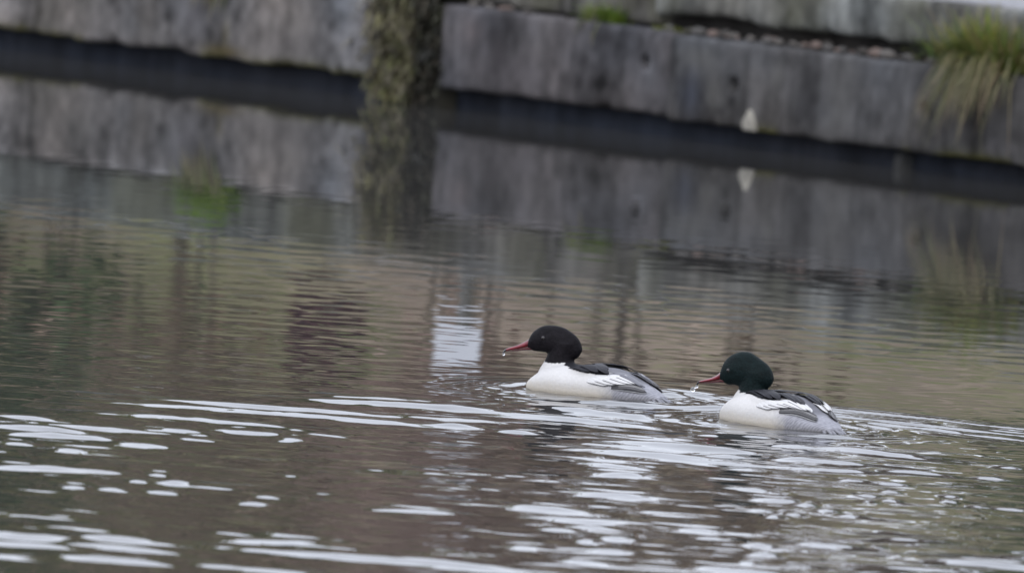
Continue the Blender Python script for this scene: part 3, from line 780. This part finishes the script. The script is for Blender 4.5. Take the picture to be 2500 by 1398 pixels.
BLK = (.018, .018, .023); WHT = (.62, .615, .61); DRK = (.10, .10, .115); GRY = (.17, .17, .19); PRI = (.085, .083, .088); PALE = (.55, .55, .55); EDG = (.14, .14, .155)
LEFT = dict(
    yaw=32, head_yaw=20, pos=DUCKS[0], k=4600, u0=1367, v0=912, group='drake goosanders swimming on the canal',
    label='black-headed white goosander drake with neck raised, swimming ahead of the other', head_col=(.010, .0088, .0105),
    top_x=[.188, .18, .17, .15, .13, .10, .06, .03, -.044, -.096, -.144, -.192, -.23], top_z=[.010, .020, .029, .043, .055, .067, .074, .073, .075, .068, .050, .028, .012], wing_z=.053,
    neck_z=[0, .03, .047, .06, .0757, .10, .12, .15], neck_x=[.09, .097, .099, .101, .1025, .097, .092, .088], neck_r=[.072, .067, .060, .052, .0415, .0375, .0375, .034], neck_top=.128,
    head_o=.1, ht_x=[-.059, -.053, -.043, -.023, -.002, .029, .058, .072, .085, .093], ht_z=[.116, .1315, .1445, .1585, .168, .1715, .1665, .158, .1455, .128],
    hb_x=[-.059, -.055, -.047, -.03, .0, .037, .052, .077, .093], hb_z=[.110, .102, .0895, .086, .088, .097, .0985, .099, .104],
    hw_x=[-.059, -.045, -.02, .02, .045, .07, .085, .093], hw=[.006, .020, .0285, .0315, .0305, .0245, .0185, .013],
    collar_x=[.04, .06, .09, .12, .15, .19], collar_z=[.078, .0785, .0740, .0725, .0765, .09],
    bt_x=[.085, .0973, .117, .14, .157, .1637], bt_z=[.136, .1265, .1145, .1045, .0975, .092], bb_x=[.077, .1, .123, .148, .162], bb_z=[.1005, .0985, .0955, .0915, .0890],
    eye=(.043, .1375),
    black=[(975, 655), (1040, 628), (1105, 600), (1300, 560), (1420, 600), (1500, 690), (1535, 775), (1450, 775), (1320, 758), (1260, 752), (1180, 730), (1120, 710), (1060, 680), (1000, 664)],
    feathers=[
        ('primary_feather', [(1400, 915), (1600, 925), (1830, 962), (1990, 995)], .012, (.05, .05, .055), PALE, .0030, 1, .75),
        ('primary_feather', [(1410, 900), (1640, 908), (1840, 940), (1980, 987)], .013, (.11, .107, .11), (.05, .05, .055), .0042, 1, .75),
        ('primary_feather', [(1440, 888), (1650, 892), (1840, 920), (1965, 972)], .010, (.22, .215, .215), DRK, .0052, 1, .75),
        ('wing_feather', [(1150, 800), (1300, 835), (1440, 868), (1560, 885)], .016, WHT, EDG, .0036, 1, .7),
        ('wing_feather', [(1200, 775), (1350, 815), (1500, 860), (1650, 885)], .016, WHT, EDG, .0050, 1, .7),
        ('wing_feather', [(1240, 755), (1420, 800), (1600, 860), (1760, 890)], .016, WHT, EDG, .0064, 1, .7),
        ('wing_feather', [(1330, 745), (1500, 790), (1690, 855), (1830, 892)], .016, WHT, EDG, .0078, 1, .7),
        ('wing_feather', [(1450, 735), (1580, 780), (1740, 845), (1860, 900)], .014, WHT, EDG, .0090, 1, .7),
        ('wing_feather', [(1480, 715), (1620, 765), (1770, 835), (1920, 930)], .014, GRY, DRK, .0100, 1, .7),
        ('wing_feather', [(1500, 695), (1650, 750), (1800, 825), (1960, 940)], .013, (.20, .20, .22), DRK, .0090, 1, .7),
        ('wing_feather', [(1600, 740), (1680, 775), (1740, 815), (1790, 860)], .010, WHT, None, .0095, 1, .6),
        ('wing_feather', [(1560, 690), (1700, 760), (1830, 845), (1960, 935)], .016, (.15, .15, .17), (.4, .4, .42), .0060, 1, .7),
        ('scapular_feather', [(1010, 655), (1120, 670), (1230, 700), (1310, 735)], .022, BLK, None, .0060, 1, .6),
        ('scapular_feather', [(1080, 640), (1200, 655), (1320, 695), (1400, 745)], .026, BLK, (.05, .05, .06), .0078, 1, .6),
        ('scapular_feather', [(1160, 628), (1300, 650), (1430, 705), (1530, 775)], .026, BLK, (.06, .06, .07), .0090, 1, .6),
        ('scapular_feather', [(1240, 622), (1350, 640), (1450, 680), (1520, 725)], .022, (.03, .03, .036), (.09, .09, .10), .0100, 1, .6),
    ])
RIGHT = dict(
    yaw=49, head_yaw=30, pos=DUCKS[1], k=5086, u0=1470, v0=1018, group='drake goosanders swimming on the canal',
    label='green-black-headed white goosander drake with hunched neck and dripping red bill', head_col=(.006, .0115, .012),
    top_x=[.188, .18, .17, .15, .13, .10, .06, .03, -.022, -.084, -.131, -.18, -.23], top_z=[.012, .024, .034, .049, .061, .073, .080, .079, .083, .077, .058, .032, .012], wing_z=.058,
    neck_z=[0, .03, .05, .065, .08, .10, .12, .15], neck_x=[.098, .104, .104, .104, .1035, .103, .101, .099], neck_r=[.072, .067, .060, .052, .042, .040, .040, .036], neck_top=.13,
    head_o=.103, ht_x=[-.056, -.0468, -.034, -.015, .0014, .0154, .036, .056, .0736, .0865, .0935, .0985], ht_z=[.119, .138, .1515, .1625, .171, .1775, .1790, .174, .165, .153, .141, .122],
    hb_x=[-.056, -.0545, -.0477, -.03, 0, .045, .0568, .0747, .0985], hb_z=[.113, .108, .095, .084, .082, .0870, .0895, .0885, .096],
    hw_x=[-.056, -.045, -.02, .02, .045, .07, .088, .0985], hw=[.007, .022, .032, .035, .033, .0265, .019, .013],
    collar_x=[.03, .06, .09, .12, .15, .19], collar_z=[.070, .072, .074, .077, .083, .092],
    bt_x=[.0925, .1, .1126, .130, .152, .166, .1715], bt_z=[.130, .1205, .1100, .1010, .0937, .0885, .084], bb_x=[.0747, .0885, .111, .138, .163, .170], bb_z=[.0915, .0915, .0900, .0863, .0835, .082],
    eye=(.064, .1275),
    black=[(885, 692), (930, 650), (1000, 610), (1200, 560), (1350, 610), (1420, 720), (1440, 815), (1330, 800), (1240, 784), (1130, 758), (1050, 714), (980, 686)],
    feathers=[
        ('primary_feather', [(1190, 915), (1400, 940), (1620, 965), (1780, 1020), (1900, 1078)], .013, (.06, .058, .062), PALE, .0030, 1, .8),
        ('primary_feather', [(1200, 905), (1420, 920), (1640, 950), (1790, 1005), (1915, 1068)], .013, (.10, .098, .10), (.05, .05, .055), .0042, 1, .8),
        ('primary_feather', [(1230, 895), (1440, 905), (1650, 930), (1800, 985), (1920, 1050)], .012, (.15, .147, .15), (.05, .05, .055), .0052, 1, .8),
        ('primary_feather', [(1280, 885), (1460, 888), (1660, 910), (1800, 960), (1905, 1020)], .011, PRI, PALE, .0060, 1, .8),
        ('wing_feather', [(1060, 810), (1150, 845), (1260, 880), (1360, 890)], .016, WHT, EDG, .0036, 1, .7),
        ('wing_feather', [(1090, 790), (1200, 825), (1330, 870), (1460, 888)], .016, WHT, EDG, .0050, 1, .7),
        ('wing_feather', [(1120, 770), (1260, 810), (1410, 860), (1570, 895)], .016, WHT, EDG, .0064, 1, .7),
        ('wing_feather', [(1200, 765), (1350, 810), (1520, 860), (1680, 920)], .016, WHT, EDG, .0078, 1, .7),
        ('wing_feather', [(1300, 775), (1440, 815), (1590, 870), (1740, 940)], .015, WHT, EDG, .0090, 1, .7),
        ('wing_feather', [(1370, 745), (1500, 790), (1640, 860), (1760, 945)], .014, WHT, DRK, .0100, 1, .7),
        ('wing_feather', [(1600, 800), (1680, 850), (1760, 910), (1810, 940)], .012, WHT, EDG, .0100, 1, .7),
        ('wing_feather', [(1600, 770), (1700, 835), (1780, 910), (1835, 965)], .022, WHT, EDG, .0050, 1, .7),
        ('scapular_feather', [(1380, 670), (1520, 720), (1650, 790), (1745, 868)], .030, (.028, .028, .034), (.10, .10, .11), .0062, 1, .65),
        ('scapular_feather', [(930, 670), (1030, 672), (1140, 700), (1240, 760)], .024, BLK, None, .0060, 1, .6),
        ('scapular_feather', [(1010, 650), (1120, 660), (1240, 705), (1330, 780)], .028, BLK, (.05, .05, .06), .0078, 1, .6),
        ('scapular_feather', [(1100, 640), (1220, 655), (1340, 715), (1430, 803)], .028, BLK, (.07, .07, .08), .0090, 1, .6),
        ('scapular_feather', [(1250, 655), (1400, 700), (1530, 770), (1640, 852)], .013, BLK, (.16, .16, .17), .0100, -1, .7),
        ('scapular_feather', [(1330, 660), (1460, 700), (1580, 760), (1700, 850)], .016, (.03, .03, .035), (.12, .12, .13), .0085, -1, .7),
    ])
LD, LHP = make_duck(LEFT)
RD, RHP = make_duck(RIGHT)

# ------------------------------------------------------------------ water drops falling from the bills
def drop(duck, hp, xi, z, y, r, stretch, label):
    M4 = Matrix.Translation(duck.location) @ Matrix.Rotation(duck.rotation_euler[2], 4, 'Z')
    p = M4 @ Vector(hp(xi, y, z))
    bm = bmesh.new(); bmesh.ops.create_uvsphere(bm, u_segments=20, v_segments=14, radius=1)
    V = []
    for v in bm.verts:
        zz = v.co.z; q = 1 - .35 * max(0, zz) ** 2
        V.append((v.co.x * r * q, v.co.y * r * q, zz * r * stretch))
    F = [[v.index for v in f.verts] for f in bm.faces]; bm.free()
    o = mesh_obj('water_drop', V, F, M_DROP); o.location = p
    tag(o, label, 'water drop', 'water drops falling from the bills')
drop(LD, LHP, .1625, .0835, 0, .0034, 1.5, 'drop of water hanging from the bill tip of the leading bird')
drop(RD, RHP, .171, .0745, 0, .0044, .95, 'drop of water hanging just under the hunched bird\'s bill tip')
drop(RD, RHP, .1755, .0712, 0, .0026, 1.0, 'tiny droplet between the larger water drops below the bill')
drop(RD, RHP, .182, .0655, 0, .0062, 1.15, 'largest water drop falling free below the hunched bird\'s bill')
